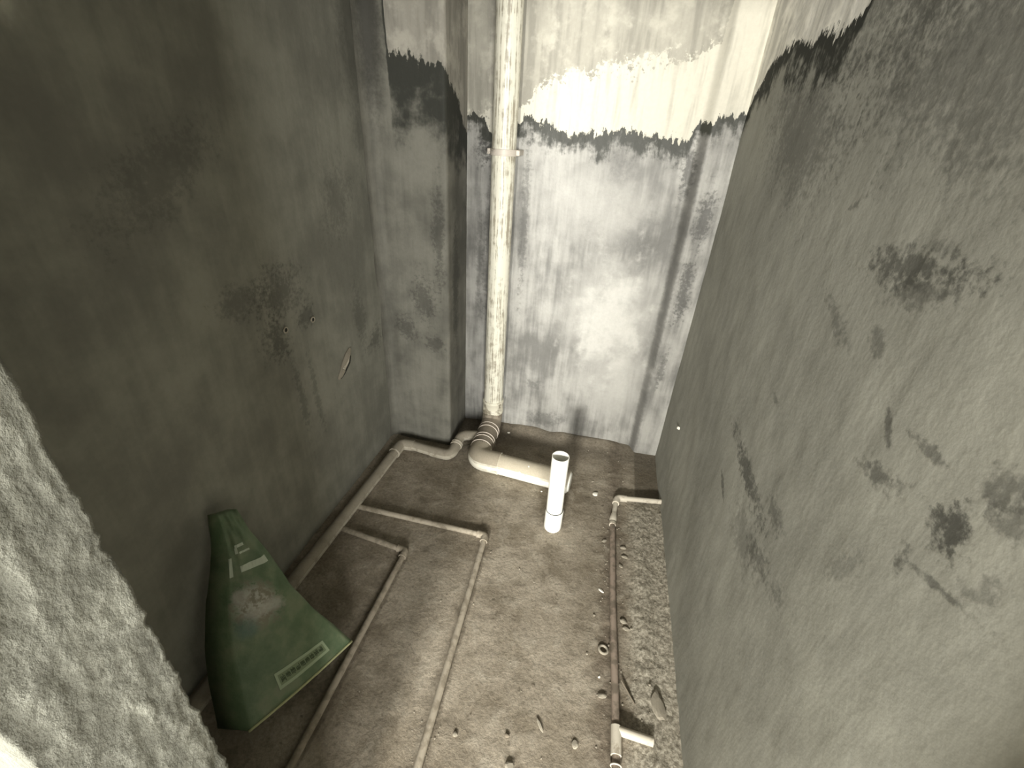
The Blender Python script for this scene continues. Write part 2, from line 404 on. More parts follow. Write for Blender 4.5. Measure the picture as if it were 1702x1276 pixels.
for cx, seedk in ((-0.312, 5), (-0.64, 6)):
    fz += np.exp(-((fx - cx) / 0.03) ** 2) * sstep(1.36, 1.2, fy) * 0.004 * (fbm(fx * 20, fy * 14, seedk, 2) + .2)
P = np.stack([fx, fy, fz], -1)
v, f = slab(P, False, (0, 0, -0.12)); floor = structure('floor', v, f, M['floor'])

# left wall
wy, wz = grid(YF1 - .05, 2.0, -0.02, H, 0.012)
P = np.stack([XL + lump(wy, wz, 11) * 0.8, wy, wz], -1)
v, f = slab(P, False, (-0.12, 0, 0)); wall_left = structure('wall_left', v, f, M['wall_left'])

# pier in the back-left corner (swept profile)
prof = []
for a in np.linspace(0, 1, 8):                       # soft mortar fillet against the left wall
    t = a * math.pi / 2
    prof.append((XL + 0.05 - 0.05 * math.cos(t) , 1.92 + 0.05 * math.sin(t)))
prof += [(x, 1.97) for x in np.linspace(-0.985, -0.712, 24)]
prof += [(-0.704, 1.973), (-0.70, 1.982)] + [(-0.70, y) for y in np.linspace(1.994, 2.27, 22)]
prof = np.array(prof); pz = np.linspace(-0.02, H, 210)
PX = np.repeat(prof[:, 0:1], len(pz), 1); PY = np.repeat(prof[:, 1:2], len(pz), 1); PZ = np.repeat(pz[None], len(prof), 0)
dd = lump(PX - PY, PZ, 23) * 0.5
P = np.stack([PX - dd * 0.7, PY + dd * 0.7, PZ], -1)
nu, nv, _ = P.shape
verts = list(P.reshape(-1, 3)); F = [(i * nv + j, (i + 1) * nv + j, (i + 1) * nv + j + 1, i * nv + j + 1) for i in range(nu - 1) for j in range(nv - 1)]
k = len(verts); bx, by = XL - 0.05, 2.30
for zz in (-0.02, H): verts += [(bx, prof[0, 1], zz), (bx, by, zz), (-0.70, by, zz)]
F += [(k, k + 1, k + 4, k + 3), (k + 1, k + 2, k + 5, k + 4)]
structure('wall_left_pier', verts, F, M['pier'])

# back wall with a narrow splayed step towards the right corner
wx, wz = grid(-0.74, XR + .03, -0.02, H, 0.0085)
step = np.clip(wx - 0.298, 0, 0.032) * 1.6
P = np.stack([wx, YB - step + 0.9 * lump(wx, wz, 37) + 0.004 * fbm(wx * 7, wz * 3, 44, 2), wz], -1)
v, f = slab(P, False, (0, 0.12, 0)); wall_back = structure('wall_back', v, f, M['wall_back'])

# right wall, running on into the hall
wy, wz = grid(YF0, YB + .05, -0.02, H, 0.014)
P = np.stack([XR + lump(wy, wz, 61) * 0.8, wy, wz], -1)
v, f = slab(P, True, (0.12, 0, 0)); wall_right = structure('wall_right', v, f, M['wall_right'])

# front wall left of the opening; its end is the raw cement jamb
jy, jz = grid(YF0, YF1, -0.02, H, 0.0035)
n = fbm(jy * 60, jz * 14, 81, 4)
bite = sstep(0.75, 1.0, (jy - YF0) / (YF1 - YF0)) * 0.007 * np.abs(fbm(jz * 16, jz * 0 + 3, 83, 4)) * 2
jx = XJ + 0.0028 * n + 0.0014 * fbm(jy * 140, jz * 90, 85, 3) - bite * 0.5
jyy = jy.copy()
edge = sstep(0.7, 1.0, (jy - YF0) / (YF1 - YF0))
jyy = jyy - edge * (0.004 * np.abs(fbm(jz * 40, jz * 0, 87, 4)) * 2)
P = np.stack([jx, jyy, jz], -1)
v, f = slab(P, False, (-0.70, 0, 0))
structure('wall_front', v, f, M['jamb'])

# ceiling over bathroom and hall
v, f = box_geo(-1.75, 2.62, -3.3, YB + .12, H, H + 0.1); structure('ceiling', v, f, M['ceiling'], False)
# hall behind the camera
v, f = box_geo(-1.62, 2.52, -3.15, -0.02, -0.12, 0.0); structure('floor_hall', v, f, M['hall_floor'], False)
v, f = box_geo(-1.72, -1.60, -3.15, YF1, -0.1, H); structure('wall_hall_left', v, f, M['hall'], False)
v, f = box_geo(-1.60, -1.08, YF0 + .01, YF1, 0.0, H); structure('wall_hall_return', v, f, M['hall'], False)
v, f = box_geo(2.50, 2.62, -3.15, YF1, -0.1, H); structure('wall_hall_right', v, f, M['hall'], False)
v, f = box_geo(XR + .12, 2.50, YF0, YF1, -0.1, H); structure('wall_hall_end', v, f, M['hall'], False)
v, f = box_geo(0.424, XR + .13, YF0 - .004, YF1 - .006, -0.02, H); structure('wall_front_end', v, f, M['jamb'], False)  # unseen wall end, placed to shade the near right wall
v, f = box_geo(XJ - .02, 0.43, YF0 + .005, YF1 - .02, 1.96, H); structure('wall_lintel', v, f, M['jamb'], False)
x0, x1, z0, z1 = WIN_X - WIN_W / 2, WIN_X + WIN_W / 2, WIN_Z - WIN_H / 2, WIN_Z + WIN_H / 2
V, F = [], []
for b in ((-1.72, x0, -3.2, -3.08, -0.1, H), (x1, W2[0], -3.2, -3.08, -0.1, H), (x0, x1, -3.2, -3.08, -0.1, z0), (x0, x1, -3.2, -3.08, z1, H),
          (W2[1], 2.62, -3.2, -3.08, -0.1, H), (W2[0], W2[1], -3.2, -3.08, -0.1, W2[2]), (W2[0], W2[1], -3.2, -3.08, W2[3], H)):
    v, f = box_geo(*b, base=len(V)); V += v; F += f
structure('wall_hall_far', V, F, M['hall'], False)

# ---------------------------------------------------------------- pipe geometry
def fillet(pts, rad, n=8):
    pts = [Vector(p) for p in pts]; out = [pts[0]]
    for a, b, c in zip(pts, pts[1:], pts[2:]):
        d0 = (a - b); d1 = (c - b)
        r = min(rad, d0.length * 0.49, d1.length * 0.49)
        p0 = b + d0.normalized() * r; p1 = b + d1.normalized() * r
        for i in range(n + 1):
            t = i / n
            out.append(p0 * (1 - t) ** 2 + b * 2 * t * (1 - t) + p1 * t * t)
    out.append(pts[-1]); return out

def resample(pts, step):
    out = [pts[0]]
    for a, b in zip(pts, pts[1:]):
        L = (b - a).length; k = max(1, int(L / step))
        for i in range(1, k + 1): out.append(a.lerp(b, i / k))
    return out

def tube(path, radii, seg=24, wall=None, jitter=0.0, seed=0):
    """closed round tube along path; wall = thickness for an open, hollow last end"""
    path = [Vector(p) for p in path]
    if not hasattr(radii, '__len__'): radii = [radii] * len(path)
    V, F = [], []
    t0 = (path[1] - path[0]).normalized()
    up = Vector((0, 0, 1)) if abs(t0.z) < 0.9 else Vector((1, 0, 0))
    nrm = (up - t0 * up.dot(t0)).normalized()
    rings = []
    def ring(c, nr, bi, r):
        s = len(V)
        for k in range(seg):
            a = 2 * math.pi * k / seg
            V.append(c + (nr * math.cos(a) + bi * math.sin(a)) * r)
        rings.append(s)
    for i, p in enumerate(path):
        if i == 0: t = t0
        elif i == len(path) - 1: t = (path[i] - path[i - 1]).normalized()
        else: t = ((path[i + 1] - path[i]).normalized() + (path[i] - path[i - 1]).normalized()).normalized()
        nrm = (nrm - t * nrm.dot(t)).normalized(); bi = t.cross(nrm)
        j = 1 + (jitter * random.uniform(-1, 1) if jitter else 0)
        ring(p, nrm, bi, radii[i] * j)
        last = (p, nrm.copy(), bi.copy(), t.copy(), radii[i])
    if wall:
        p, nr, bi, t, r = last
        ring(p, nr, bi, r - wall)
        ring(p - t * r * 5, nr, bi, r - wall)
    for a, b in zip(rings, rings[1:]):
        for k in range(seg):
            k2 = (k + 1) % seg
            F.append((a + k, a + k2, b + k2, b + k))
    F.append(tuple(rings[0] + k for k in range(seg))[::-1])
    F.append(tuple(rings[-1] + k for k in range(seg)))
    return V, F

def sharp_smooth(o, ang=40):
    o.data.set_sharp_from_angle(angle=math.radians(ang)); return o

def pipe(name, pts, r, mat, parent, bend=0.0, seg=24, wall=None, step=None, jitter=0.0):
    path = fillet(pts, bend) if bend else [Vector(p) for p in pts]
    if step: path = resample(path, step)
    v, f = tube(path, r, seg, wall, jitter)
    return sharp_smooth(link_mesh(name, v, f, mat, parent))

def collar(name, c, axis, r, length, mat, parent, lip=0.0025, seg=28):
    """short socket with rounded lips"""
    c = Vector(c); a = Vector(axis).normalized()
    prof = [(-.5, r - lip), (-.47, r), (-.30, r), (-.28, r - lip * .5), (.28, r - lip * .5), (.30, r), (.47, r), (.5, r - lip)]
    v, f = tube([c + a * length * t for t, _ in prof], [q for _, q in prof], seg)
    return sharp_smooth(link_mesh(name, v, f, mat, parent), 50)

def ring_geo(name, c, axis, R, r, mat, parent, seg=32, s2=8):
    c = Vector(c); a = Vector(axis).normalized()
    q = a.orthogonal().normalized(); w = a.cross(q); V, F = [], []
    for i in range(seg):
        t = 2 * math.pi * i / seg; d = q * math.cos(t) + w * math.sin(t)
        for j in range(s2):
            p = 2 * math.pi * j / s2
            V.append(c + d * (R + r * math.cos(p)) + a * r * math.sin(p))
    for i in range(seg):
        for j in range(s2):
            F.append((i * s2 + j, ((i + 1) % seg) * s2 + j, ((i + 1) % seg) * s2 + (j + 1) % s2, i * s2 + (j + 1) % s2))
    return link_mesh(name, V, F, mat, parent)

# ---------------------------------------------------------------- soil stack in the back-left corner
RX, RY = -0.507, 2.170
st = empty('soil_pipe', (RX, RY, 0), 'tall streaky white drain pipe rising up the back wall with a dusty floor branch', 'drain pipe')
v, f = tube([Vector((RX, RY, z)) for z in np.linspace(0.15, H, 30)], 0.0535, 32)
sharp_smooth(link_mesh('riser', v, f, M['riser'], st))
cl = collar('clamp', (RX, RY, 1.495), (0, 0, 1), 0.0605, 0.026, M['clamp'], st, 0.002, 32)
for s in (-1, 1):                                       # clamp ears reaching back to the wall
    v, f = box_geo(RX + s * 0.064 - 0.009, RX + s * 0.064 + 0.009, RY - 0.012, YB + 0.004, 1.484, 1.507)
    e = link_mesh('clamp_ear', v, f, M['clamp'], cl, False)
    e.matrix_parent_inverse = Matrix.Identity(4); e.parent = cl
    bv = e.modifiers.new('bevel', 'BEVEL'); bv.width = 0.003; bv.segments = 2
collar('socket', (RX, RY, 0.185), (0, 0, 1), 0.0600, 0.085, M['socket'], st, 0.003, 32)
pipe('tee_bend', [(RX, RY, 0.165), (RX, RY - 0.012, 0.085), (-0.505, 2.06, 0.066), (-0.503, 1.90, 0.060)], 0.0575, M['dusty'], st, bend=0.07, seg=32)
for y, z in ((2.080, .069), (2.052, .067), (1.985, .0635), (1.962, .0625), (1.918, .061)):
    ring_geo('seal_ring', (-0.504, y, z), (0.02, -1, -0.05), 0.0585, 0.0028, M['ring'], st)
el = pipe('elbow', [(-0.503, 1.925, 0.060), (-0.503, 1.828, 0.0585), (-0.375, 1.820, 0.0585)], 0.0580, M['elbow'], st, bend=0.085, seg=32)
ring_geo('elbow_lip', (-0.378, 1.820, 0.0585), (1, -0.06, 0), 0.0575, 0.0026, M['elbow'], el).matrix_parent_inverse = Matrix.Identity(4)
pipe('branch_pipe', [(-0.385, 1.820, 0.0575), (-0.03, 1.782, 0.0575)], 0.0545, M['branch'], st, seg=32, step=0.03)
collar('end_socket', (-0.045, 1.7836, 0.0585), (1, -0.107, 0), 0.0585, 0.075, M['branch'], st, 0.003, 32)
v, f = tube([Vector((-0.012, 1.780, 0.0585)), Vector((-0.005, 1.779, 0.0585)), Vector((0.0, 1.7785, 0.0585))], [0.0505, 0.0505, 0.046], 28)
sharp_smooth(link_mesh('end_cap', v, f, M['clean'], st))

# ---------------------------------------------------------------- upright white pipe standing on the floor
SX, SY = -0.050, 1.520
sp = empty('standpipe', (SX, SY, 0), 'short clean white pipe standing upright and open-topped on the floor', 'pipe')
pipe('pipe', [(SX, SY, 0.03), (SX - .002, SY, 0.12), (SX - .0045, SY, 0.26), (SX - .006, SY, 0.412)], 0.0365, M['clean'], sp, seg=36, wall=0.0028)
v, f = tube([Vector((SX, SY, z)) for z in (0.0, 0.006, 0.02, 0.100, 0.108, 0.109)], [0.037, 0.0395, 0.0402, 0.0402, 0.0396, 0.038], 36)
sharp_smooth(link_mesh('coupling', v, f, M['clean'], sp))
ring_geo('joint_seam', (SX - .001, SY, 0.1105), (0, 0, 1), 0.0374, 0.0018, M['hole'], sp)

# ---------------------------------------------------------------- grey waste pipe along the left wall
wp = empty('waste_pipe', (-0.98, 1.0, 0), 'grey dusty waste pipe along the foot of the left wall, joining the drain pipe', 'waste pipe')
R5 = 0.0265
pipe('main_run', [(-1.003, 0.215, R5), (-1.0, .54, R5), (-0.982, .96, R5), (-0.950, 1.795, R5 + .004)], R5, M['waste'], wp, seg=20, step=0.06)
pipe('corner_elbow', [(-0.951, 1.775, R5 + .004), (-0.947, 1.862, R5 + .005), (-0.875, 1.866, R5 + .006)], 0.0305, M['waste'], wp, bend=0.03, seg=20)
ring_geo('elbow_lip', (-0.951, 1.778, R5 + .004), (0.03, 1, 0), 0.0295, 0.0025, M['water_white'], wp)
pipe('cross_run', [(-0.885, 1.866, R5 + .006), (-0.74, 1.848, R5 + .004)], 0.0265, M['waste'], wp, seg=20, step=0.04)
pipe('bend', [(-0.765, 1.851, R5 + .004), (-0.655, 1.838, R5 + .006), (-0.648, 1.925, .045)], 0.0290, M['waste'], wp, bend=0.055, seg=20)
collar('union_ring', (-0.648, 1.925, .047), (0.05, 1, .25), 0.0335, 0.02, M['water_white'], wp)
pipe('upper_bend', [(-0.648, 1.92, .045), (-0.643, 1.990, .066), (-0.54, 2.008, .072)], 0.0275, M['waste'], wp, bend=0.05, seg=20)

# ---------------------------------------------------------------- thin conduits on the floor
def conduit(label, p0, p1, p2, mat, r=0.0122):
    e = empty('conduit', (p1[0], p1[1], 0), label, 'conduit', 'thin conduits on the floor')
    pipe('cross_run', [p0, p1], r, mat, e, seg=14, step=0.05)
    pipe('long_run', [p1, p2], r, mat, e, seg=14, step=0.05)
    a = Vector(p1) + (Vector(p0) - Vector(p1)).normalized() * 0.036; b = Vector(p1) + (Vector(p2) - Vector(p1)).normalized() * 0.036
    pipe('elbow', [a, p1, b], r + 0.0042, mat, e, bend=0.016, seg=16)
    for q, s in ((a, p0), (b, p2)):
        ring_geo('elbow_lip', q, Vector(s) - Vector(p1), r + 0.0035, 0.0016, mat, e, 18, 6)
conduit('longer thin beige conduit, bending towards the camera in mid-floor', (-0.952, 1.387, .014), (-0.332, 1.378, .013), (-0.285, 0.22, .011), M['conduit'])
conduit('shorter mud-dulled conduit whose corner lies beside the green bag', (-0.955, 1.250, .014), (-0.636, 1.212, .012), (-0.643, 0.22, .0105), M['conduit_b'])

# ---------------------------------------------------------------- water pipe beside the right wall
wt = empty('water_pipe', (0.24, 1.3, 0), 'dirty brown water pipe with pale elbows running along the right wall', 'water pipe')
RW = 0.0115
pipe('wall_branch', [(0.458, 1.796, .030), (0.240, 1.777, .018)], RW + .001, M['water_white'], wt, seg=16, step=.04)
pipe('elbow', [(0.285, 1.781, .019), (0.238, 1.777, .018), (0.233, 1.735, .017)], RW + .0055, M['water_white'], wt, bend=.02, seg=16)
pipe('short_run', [(0.234, 1.75, .017), (0.221, 1.61, .014)], RW, M['water_white'], wt, seg=16, step=.04)
v, f = tube([Vector((0.2275, 1.672, .0155)), Vector((0.224, 1.645, .015)), Vector((0.222, 1.620, .0148)), Vector((0.2218, 1.612, .0148)), Vector((0.2215, 1.604, .0145)), Vector((0.221, 1.59, .0145))],
            [RW, RW + .0045, RW + .0055, RW + .002, RW + .0055, RW + .004], 16)
sharp_smooth(link_mesh('coupling', v, f, M['water_white'], wt))
pipe('long_run', [(0.221, 1.61, .0145), (0.232, 1.2, .013), (0.253, 0.74, .014), (0.256, 0.55, .013), (0.258, .22, .012)], RW + .0008, M['water'], wt, seg=16, step=.05, jitter=.03)
pipe('tee_branch', [(0.252, 0.752, .018), (0.362, 0.745, .020)], RW + .002, M['water_white'], wt, seg=16, step=.03)
pipe('tee', [(0.252, 0.762, .017), (0.2535, 0.685, .016)], RW + .0045, M['water_white'], wt, seg=16, step=.02)
ring_geo('tee_lip', (0.2535, 0.660, .015), (0, 1, 0), RW + .0035, .0025, M['water_white'], wt, 18, 6)

# ---------------------------------------------------------------- green sack leaning on the left wall
def bag_mat():
    g = NG('green_printed_sack', 0.55, 0.35)
    uv = g.obj.outputs['UV']
    sp_ = g.n.new('ShaderNodeSeparateXYZ'); g.l.new(uv, sp_.inputs[0]); u, w = sp_.outputs[0], sp_.outputs[1]
    nm = g.noise(g.P, 14, 4, 0.6); nf = g.noise(g.P, 60, 4, 0.65)
    c = g.mix(g.ss(nm, .3, .7), (0.088, 0.138, 0.072), (0.165, 0.212, 0.125))
    # worn pale print in the middle of the panel
    a = g.math('DIVIDE', g.sub(u, 0.36), 0.40); b = g.math('DIVIDE', g.sub(w, 0.50), 0.125)
    r = g.add(g.math('SQRT', g.add(g.mul(a, a), g.mul(b, b))), g.mul(g.sub(nf, .5), 1.7))
    c = g.mix(g.mul(g.ss(r, 1.15, .45), .85), c, g.mix(g.ss(nf, .42, .6), (0.22, 0.20, 0.15), (0.46, 0.45, 0.40)))
    for (pu, pw, au, aw) in ((.16, .545, .13, .05), (.58, .47, .20, .035), (.34, .455, .2, .022)):    # brighter lobes of the print
        a = g.math('DIVIDE', g.sub(u, pu), au); b = g.math('DIVIDE', g.sub(w, pw), aw)
        r = g.add(g.math('SQRT', g.add(g.mul(a, a), g.mul(b, b))), g.mul(g.sub(nf, .5), 1.4))
        c = g.mix(g.mul(g.ss(r, 1.2, .3), .6), c, (0.44, 0.43, 0.38))
    # bluish print shade under it
    a = g.math('DIVIDE', g.sub(u, 0.2), 0.2); b = g.math('DIVIDE', g.sub(w, 0.40), 0.06)
    r = g.add(g.math('SQRT', g.add(g.mul(a, a), g.mul(b, b))), g.mul(g.sub(nm, .5), 1.2))
    c = g.mix(g.mul(g.ss(r, 1.1, .3), .6), c, (0.10, 0.17, 0.15))
    # dust
    c = g.mix(g.mul(g.ss(nm, .5, .75), .35), c, (0.22, 0.21, 0.15))
    g.set('Base Color', c)
    g.set('Normal', g.bump(g.add(nf, nm), .003, .4))
    return g.m
M['bag'] = bag_mat()
M['bag_print'] = plain_plaster('pale_green_print', (0.33, 0.40, 0.27), .6)
M['bag_dark'] = plain_plaster('dark_green_print', (0.06, 0.085, 0.045), .6)
M['bag_mid'] = plain_plaster('mid_green_print', (0.20, 0.25, 0.15), .6)
M['bag_strip'] = plain_plaster('whitish_print', (0.50, 0.56, 0.45), .6)
M['bag_hem'] = plain_plaster('yellowish_hem', (0.42, 0.43, 0.24), .7)

Lp = np.array([(-.781, .476, .062), (-.831, .527, .178), (-.868, .575, .272), (-.903, .640, .371), (-.923, .688, .436), (-.947, .731, .505), (-.980, .756, .577)])
Rp = np.array([(-.643, .791, .043), (-.698, .784, .130), (-.751, .774, .209), (-.812, .773, .309), (-.871, .789, .416), (-.920, .791, .499), (-.955, .801, .564)])
NB = np.array([0.809, -0.324, 0.490])
vk = np.array([0, .19, .35, .53, .70, .85, 1.0])
def bag_pt(u, w, off=0.0):
    w = np.clip(w, 0, 1)
    l = np.array([np.interp(w, vk, Lp[:, k]) for k in range(3)]); r = np.array([np.interp(w, vk, Rp[:, k]) for k in range(3)])
    p = l * (1 - u) + r * u
    bulge = 0.022 * math.sin(math.pi * min(1, max(0, u))) * math.sin(math.pi * min(1, w * .85 + .12))
    cr = 0.012 * float(fbm(np.array(u * 4.0 + w * 3 + 3), np.array(w * 7.0), 5, 3)) * min(1, w * 6) * (1 if w < .99 else .3)
    return p + NB * (bulge + cr + off)
NU, NW = 26, 44
front = np.array([[bag_pt(i / (NU - 1), j / (NW - 1)) for j in range(NW)] for i in range(NU)])
# back: towards wall and floor, with real thickness
back = np.zeros_like(front)
for i in range(NU):
    for j in range(NW):
        u = i / (NU - 1); w = j / (NW - 1)
        p = bag_pt(u, w) - NB * 0.0
        th = 0.17 * (1 - w) ** 0.8 + 0.05 * w
        th *= 0.35 + 0.65 * math.sin(math.pi * (0.12 + 0.76 * u)) if 0 < w < 1 else 0.6
        q = p + np.array([-1.0, -0.10, -0.18]) * th
        q[0] = max(q[0], -1.028); q[2] = max(q[2], 0.006)
        if q[2] < 0.055 and q[0] < -0.94: q[0] = -0.94 + 0.1 * (q[0] + .94)
        back[i, j] = q
front[:, 0, 2] = np.maximum(front[:, 0, 2], 0.02)
verts, faces, uvs = [], [], []
def vid(layer, i, j): return layer * NU * NW + i * NW + j
verts = list(front.reshape(-1, 3)) + list(back.reshape(-1, 3))
for i in range(NU - 1):
    for j in range(NW - 1):
        faces.append((vid(0, i, j), vid(0, i + 1, j), vid(0, i + 1, j + 1), vid(0, i, j + 1)))
        faces.append((vid(1, i, j + 1), vid(1, i + 1, j + 1), vid(1, i + 1, j), vid(1, i, j)))
for j in range(NW - 1):
    faces.append((vid(1, 0, j), vid(0, 0, j), vid(0, 0, j + 1), vid(1, 0, j + 1)))
    faces.append((vid(0, NU - 1, j), vid(1, NU - 1, j), vid(1, NU - 1, j + 1), vid(0, NU - 1, j + 1)))
for i in range(NU - 1):
    faces.append((vid(0, i, NW - 1), vid(0, i + 1, NW - 1), vid(1, i + 1, NW - 1), vid(1, i, NW - 1)))
    faces.append((vid(1, i, 0), vid(1, i + 1, 0), vid(0, i + 1, 0), vid(0, i, 0)))
bag = empty('sack', (-0.83, 0.64, 0), 'green printed sack slumped against the left wall over the waste pipe', 'bag')
body = link_mesh('body', verts, faces, M['bag'], bag)
uvl = body.data.uv_layers.new(name='UVMap')
for lp in body.data.loops:
    k = lp.vertex_index; lay, r = divmod(k, NU * NW); i, j = divmod(r, NW)
    uvl.data[lp.index].uv = (i / (NU - 1) if lay == 0 else -2.0, j / (NW - 1))

def decal(name, u0, u1, w0, w1, mat, off=0.0016, nu=10, slant=0.0):
    V, F = [], []
    for i in range(nu + 1):
        u = u0 + (u1 - u0) * i / nu
        for w in (w0, w1):
            V.append(bag_pt(u, w + slant * (u - u0), off))
        for w in (w0, w1):
            V.append(bag_pt(u, w + slant * (u - u0), off - 0.0012))
    for i in range(nu):
        a, b = i * 4, i * 4 + 4
        F += [(a, b, b + 1, a + 1), (a + 2, a + 3, b + 3, b + 2), (a, a + 2, b + 2, b), (a + 1, b + 1, b + 3, a + 3)]
    F += [(0, 1, 3, 2), (nu * 4, nu * 4 + 2, nu * 4 + 3, nu * 4 + 1)]
    return V, F
def joined(name, parts, mat, parent):
    V, F = [], []
    for v, f in parts:
        b = len(V); V += list(v); F += [tuple(i + b for i in q) for q in f]
    return link_mesh(name, V, F, mat, parent, False)
U0, U1, W0, W1 = 0.295, 0.80, 0.062, 0.150
joined('print_frame', [decal('', U0, U1, W0, W0 + .016, None), decal('', U0, U1, W1 - .016, W1, None),
                       decal('', U0, U0 + .022, W0, W1, None, nu=2), decal('', U1 - .022, U1, W0, W1, None, nu=2)], M['bag_print'], bag)
v, f = decal('', U0 + .022, U1 - .022, W0 + .016, W1 - .016, None, 0.0010)
joined('print_band', [(v, f)], M['bag_mid'], bag)
rg = random.Random(3); strokes = []
ng = 9; cw = (U1 - U0 - .07) / ng
for k in range(ng):                                     # worn, illegible lettering
    a = U0 + .035 + k * cw
    for q in range(4):
        x = a + cw * (0.08 + 0.22 * q) ; strokes.append(decal('', x, x + cw * .13, W0 + .024 + rg.random() * .012, W1 - .024 - rg.random() * .012, None, .0022, 1))
    for q in range(2):
        y = W0 + .03 + rg.random() * .025; strokes.append(decal('', a + cw * .1, a + cw * .8, y, y + .006, None, .0022, 1))
joined('lettering', strokes, M['bag_dark'], bag)
joined('print_strip', [decal('', 0.24, 0.86, 0.672, 0.705, None)], M['bag_strip'], bag)
joined('small_print', [decal('', 0.22, 0.50, 0.80, 0.815, None, nu=4), decal('', 0.2, 0.27, 0.77, 0.80, None, nu=2), decal('', 0.02, 0.09, 0.66, 0.76, None, nu=2),
                       decal('', 0.30, 0.6, 0.765, 0.775, None, nu=4)], M['bag_strip'], bag)
V, F = tube([Vector(bag_pt(t, 0.004, 0.001)) + Vector((0, 0, -.002)) for t in np.linspace(-0.01, 1.0, 20)], 0.0042, 8)
link_mesh('bottom_hem', V, F, M['bag_hem'], bag)

# ---------------------------------------------------------------- rubble
def rock(name, c, size, mat, label, cat='rubble', rot=0.0, seed=0, group=None, parent=None):
    rr = np.random.RandomState(seed)
    bm = bmesh.new(); bmesh.ops.create_icosphere(bm, subdivisions=2, radius=1.0)
    dirs = rr.normal(size=(7, 3)); dirs /= np.linalg.norm(dirs, axis=1)[:, None]; cut = rr.uniform(.55, .9, 7)
    for vtx in bm.verts:
        p = np.array(vtx.co)
        for d_, k_ in zip(dirs, cut):
            s = p @ d_
            if s > k_: p = p - d_ * (s - k_)
        p = p * (1 + rr.uniform(-.06, .06))
        vtx.co = p
    me = bpy.data.meshes.new(name); 
    zmin = min(v_.co.z for v_ in bm.verts)
    ca, sa = math.cos(rot), math.sin(rot)
    for v_ in bm.verts:
        x, y, z = v_.co.x * size[0], v_.co.y * size[1], (v_.co.z - zmin) * size[2]
        v_.co = (x * ca - y * sa, x * sa + y * ca, z)
    bm.to_mesh(me); bm.free(); me.materials.append(mat)
    o = bpy.data.objects.new(name, me); COL.objects.link(o); o.location = c
    if parent is not None: o.parent = parent
    return props(o, label, cat if label else None, group)

def fh(x, y):
    i = int(round((x - fx[0, 0]) / (fx[1, 0] - fx[0, 0]))); j = int(round((y - fy[0, 0]) / (fy[0, 1] - fy[0, 0])))
    return float(fz[max(0, min(fz.shape[0] - 1, i)), max(0, min(fz.shape[1] - 1, j))]) - 0.0012

def rk(name, x, y, size, mat, label, rot=0.0, seed=0, cat='rubble', group='rubble on the floor'):
    return rock(name, (x, y, fh(x, y)), (size[0] * .8, size[1] * .8, size[2] * .55), mat, label, cat, rot, seed, group)
rk('plaster_lump', 0.134, 1.790, (.022, .017, .010), M['chip_white'], 'bright white plaster lump on the floor right of the upright pipe', .4, 1)
rk('plaster_crumb', 0.113, 1.885, (.010, .008, .006), M['chip'], 'small pale crumb on the floor behind the white plaster lump', .4, 2)
rk('mortar_chip', 0.273, 1.480, (.020, .013, .008), M['chip'], 'pale flat chip right of the water pipe, farthest of three in a row', .2, 3)
rk('mortar_chip', 0.279, 1.432, (.020, .010, .008), M['chip'], 'pale flat chip right of the water pipe, middle of three in a row', -.2, 4)
rk('mortar_chip', 0.262, 1.380, (.016, .010, .008), M['chip'], 'pale pointed chip right of the water pipe, nearest of three in a row', -.7, 5)
rk('mortar_chip', 0.188, 1.500, (.015, .012, .007), M['chip'], 'crumbly chip on the left side of the water pipe near its coupling', .6, 6)
rk('mortar_chip', 0.275, 1.125, (.020, .014, .009), M['chip'], 'farther of two pale chips halfway along the right side of the water pipe', -.5, 7)
rk('mortar_chip', 0.286, 1.098, (.020, .011, .008), M['chip'], 'nearer of two pale chips halfway along the right side of the water pipe', 0, 8)
rk('mortar_chip', 0.187, 1.240, (.018, .007, .006), M['chip_white'], 'narrow whitish chip left of the water pipe, beyond the ring', -.6, 9)
rk('mortar_chip', 0.134, 0.690, (.013, .017, .008), M['chip'], 'small clod on the open floor left of the pale tee', .2, 10)
rk('mortar_chip', 0.207, 0.845, (.022, .010, .007), M['chip'], 'low broken chip left of the water pipe just beyond the tee', .2, 11)
rk('plaster_crumb', 0.196, 0.905, (.006, .006, .005), M['chip_white'], 'tiny whitish crumb between the ring and the tee', .2, 12)
rk('plaster_splinter', 0.023, 0.715, (.028, .007, .009), M['chip'], 'long splinter lying alone on the mid-floor near the camera', -.95, 13)
rk('mortar_clod', -0.068, 0.665, (.012, .010, .009), M['grit'], 'dark clod left of the long splinter', .3, 14)
rk('mortar_clod', -0.046, 0.590, (.020, .016, .012), M['chip'], 'round clod at the bottom edge of the floor in view', .3, 15)
rk('mortar_clod', -0.222, 0.630, (.010, .012, .008), M['chip'], 'small clod close to the right side of the longer conduit', .9, 16)
rk('plaster_crumb', -0.136, 1.735, (.007, .006, .005), M['chip_white'], 'tiny white crumb in front of the horizontal drain branch', .3, 17)
rk('plaster_crumb', -0.405, 2.178, (.013, .010, .008), M['chip_white'], 'white crumb at the back wall just right of the drain pipe', .3, 18)
rk('mortar_slab', 0.385, 0.85, (.030, .065, .014), M['chip'], 'long pale mortar ridge leaning to the right wall beyond the tee branch', .10, 19)
rg2 = props(ring_geo('ring', (0.205, 1.000, fh(.205, 1.0) + .005), (0.15, 0.1, 1), 0.0150, 0.0050, M['chip'], None, 24, 8),
            'pale round ring lying on the floor left of the water pipe', 'ring')
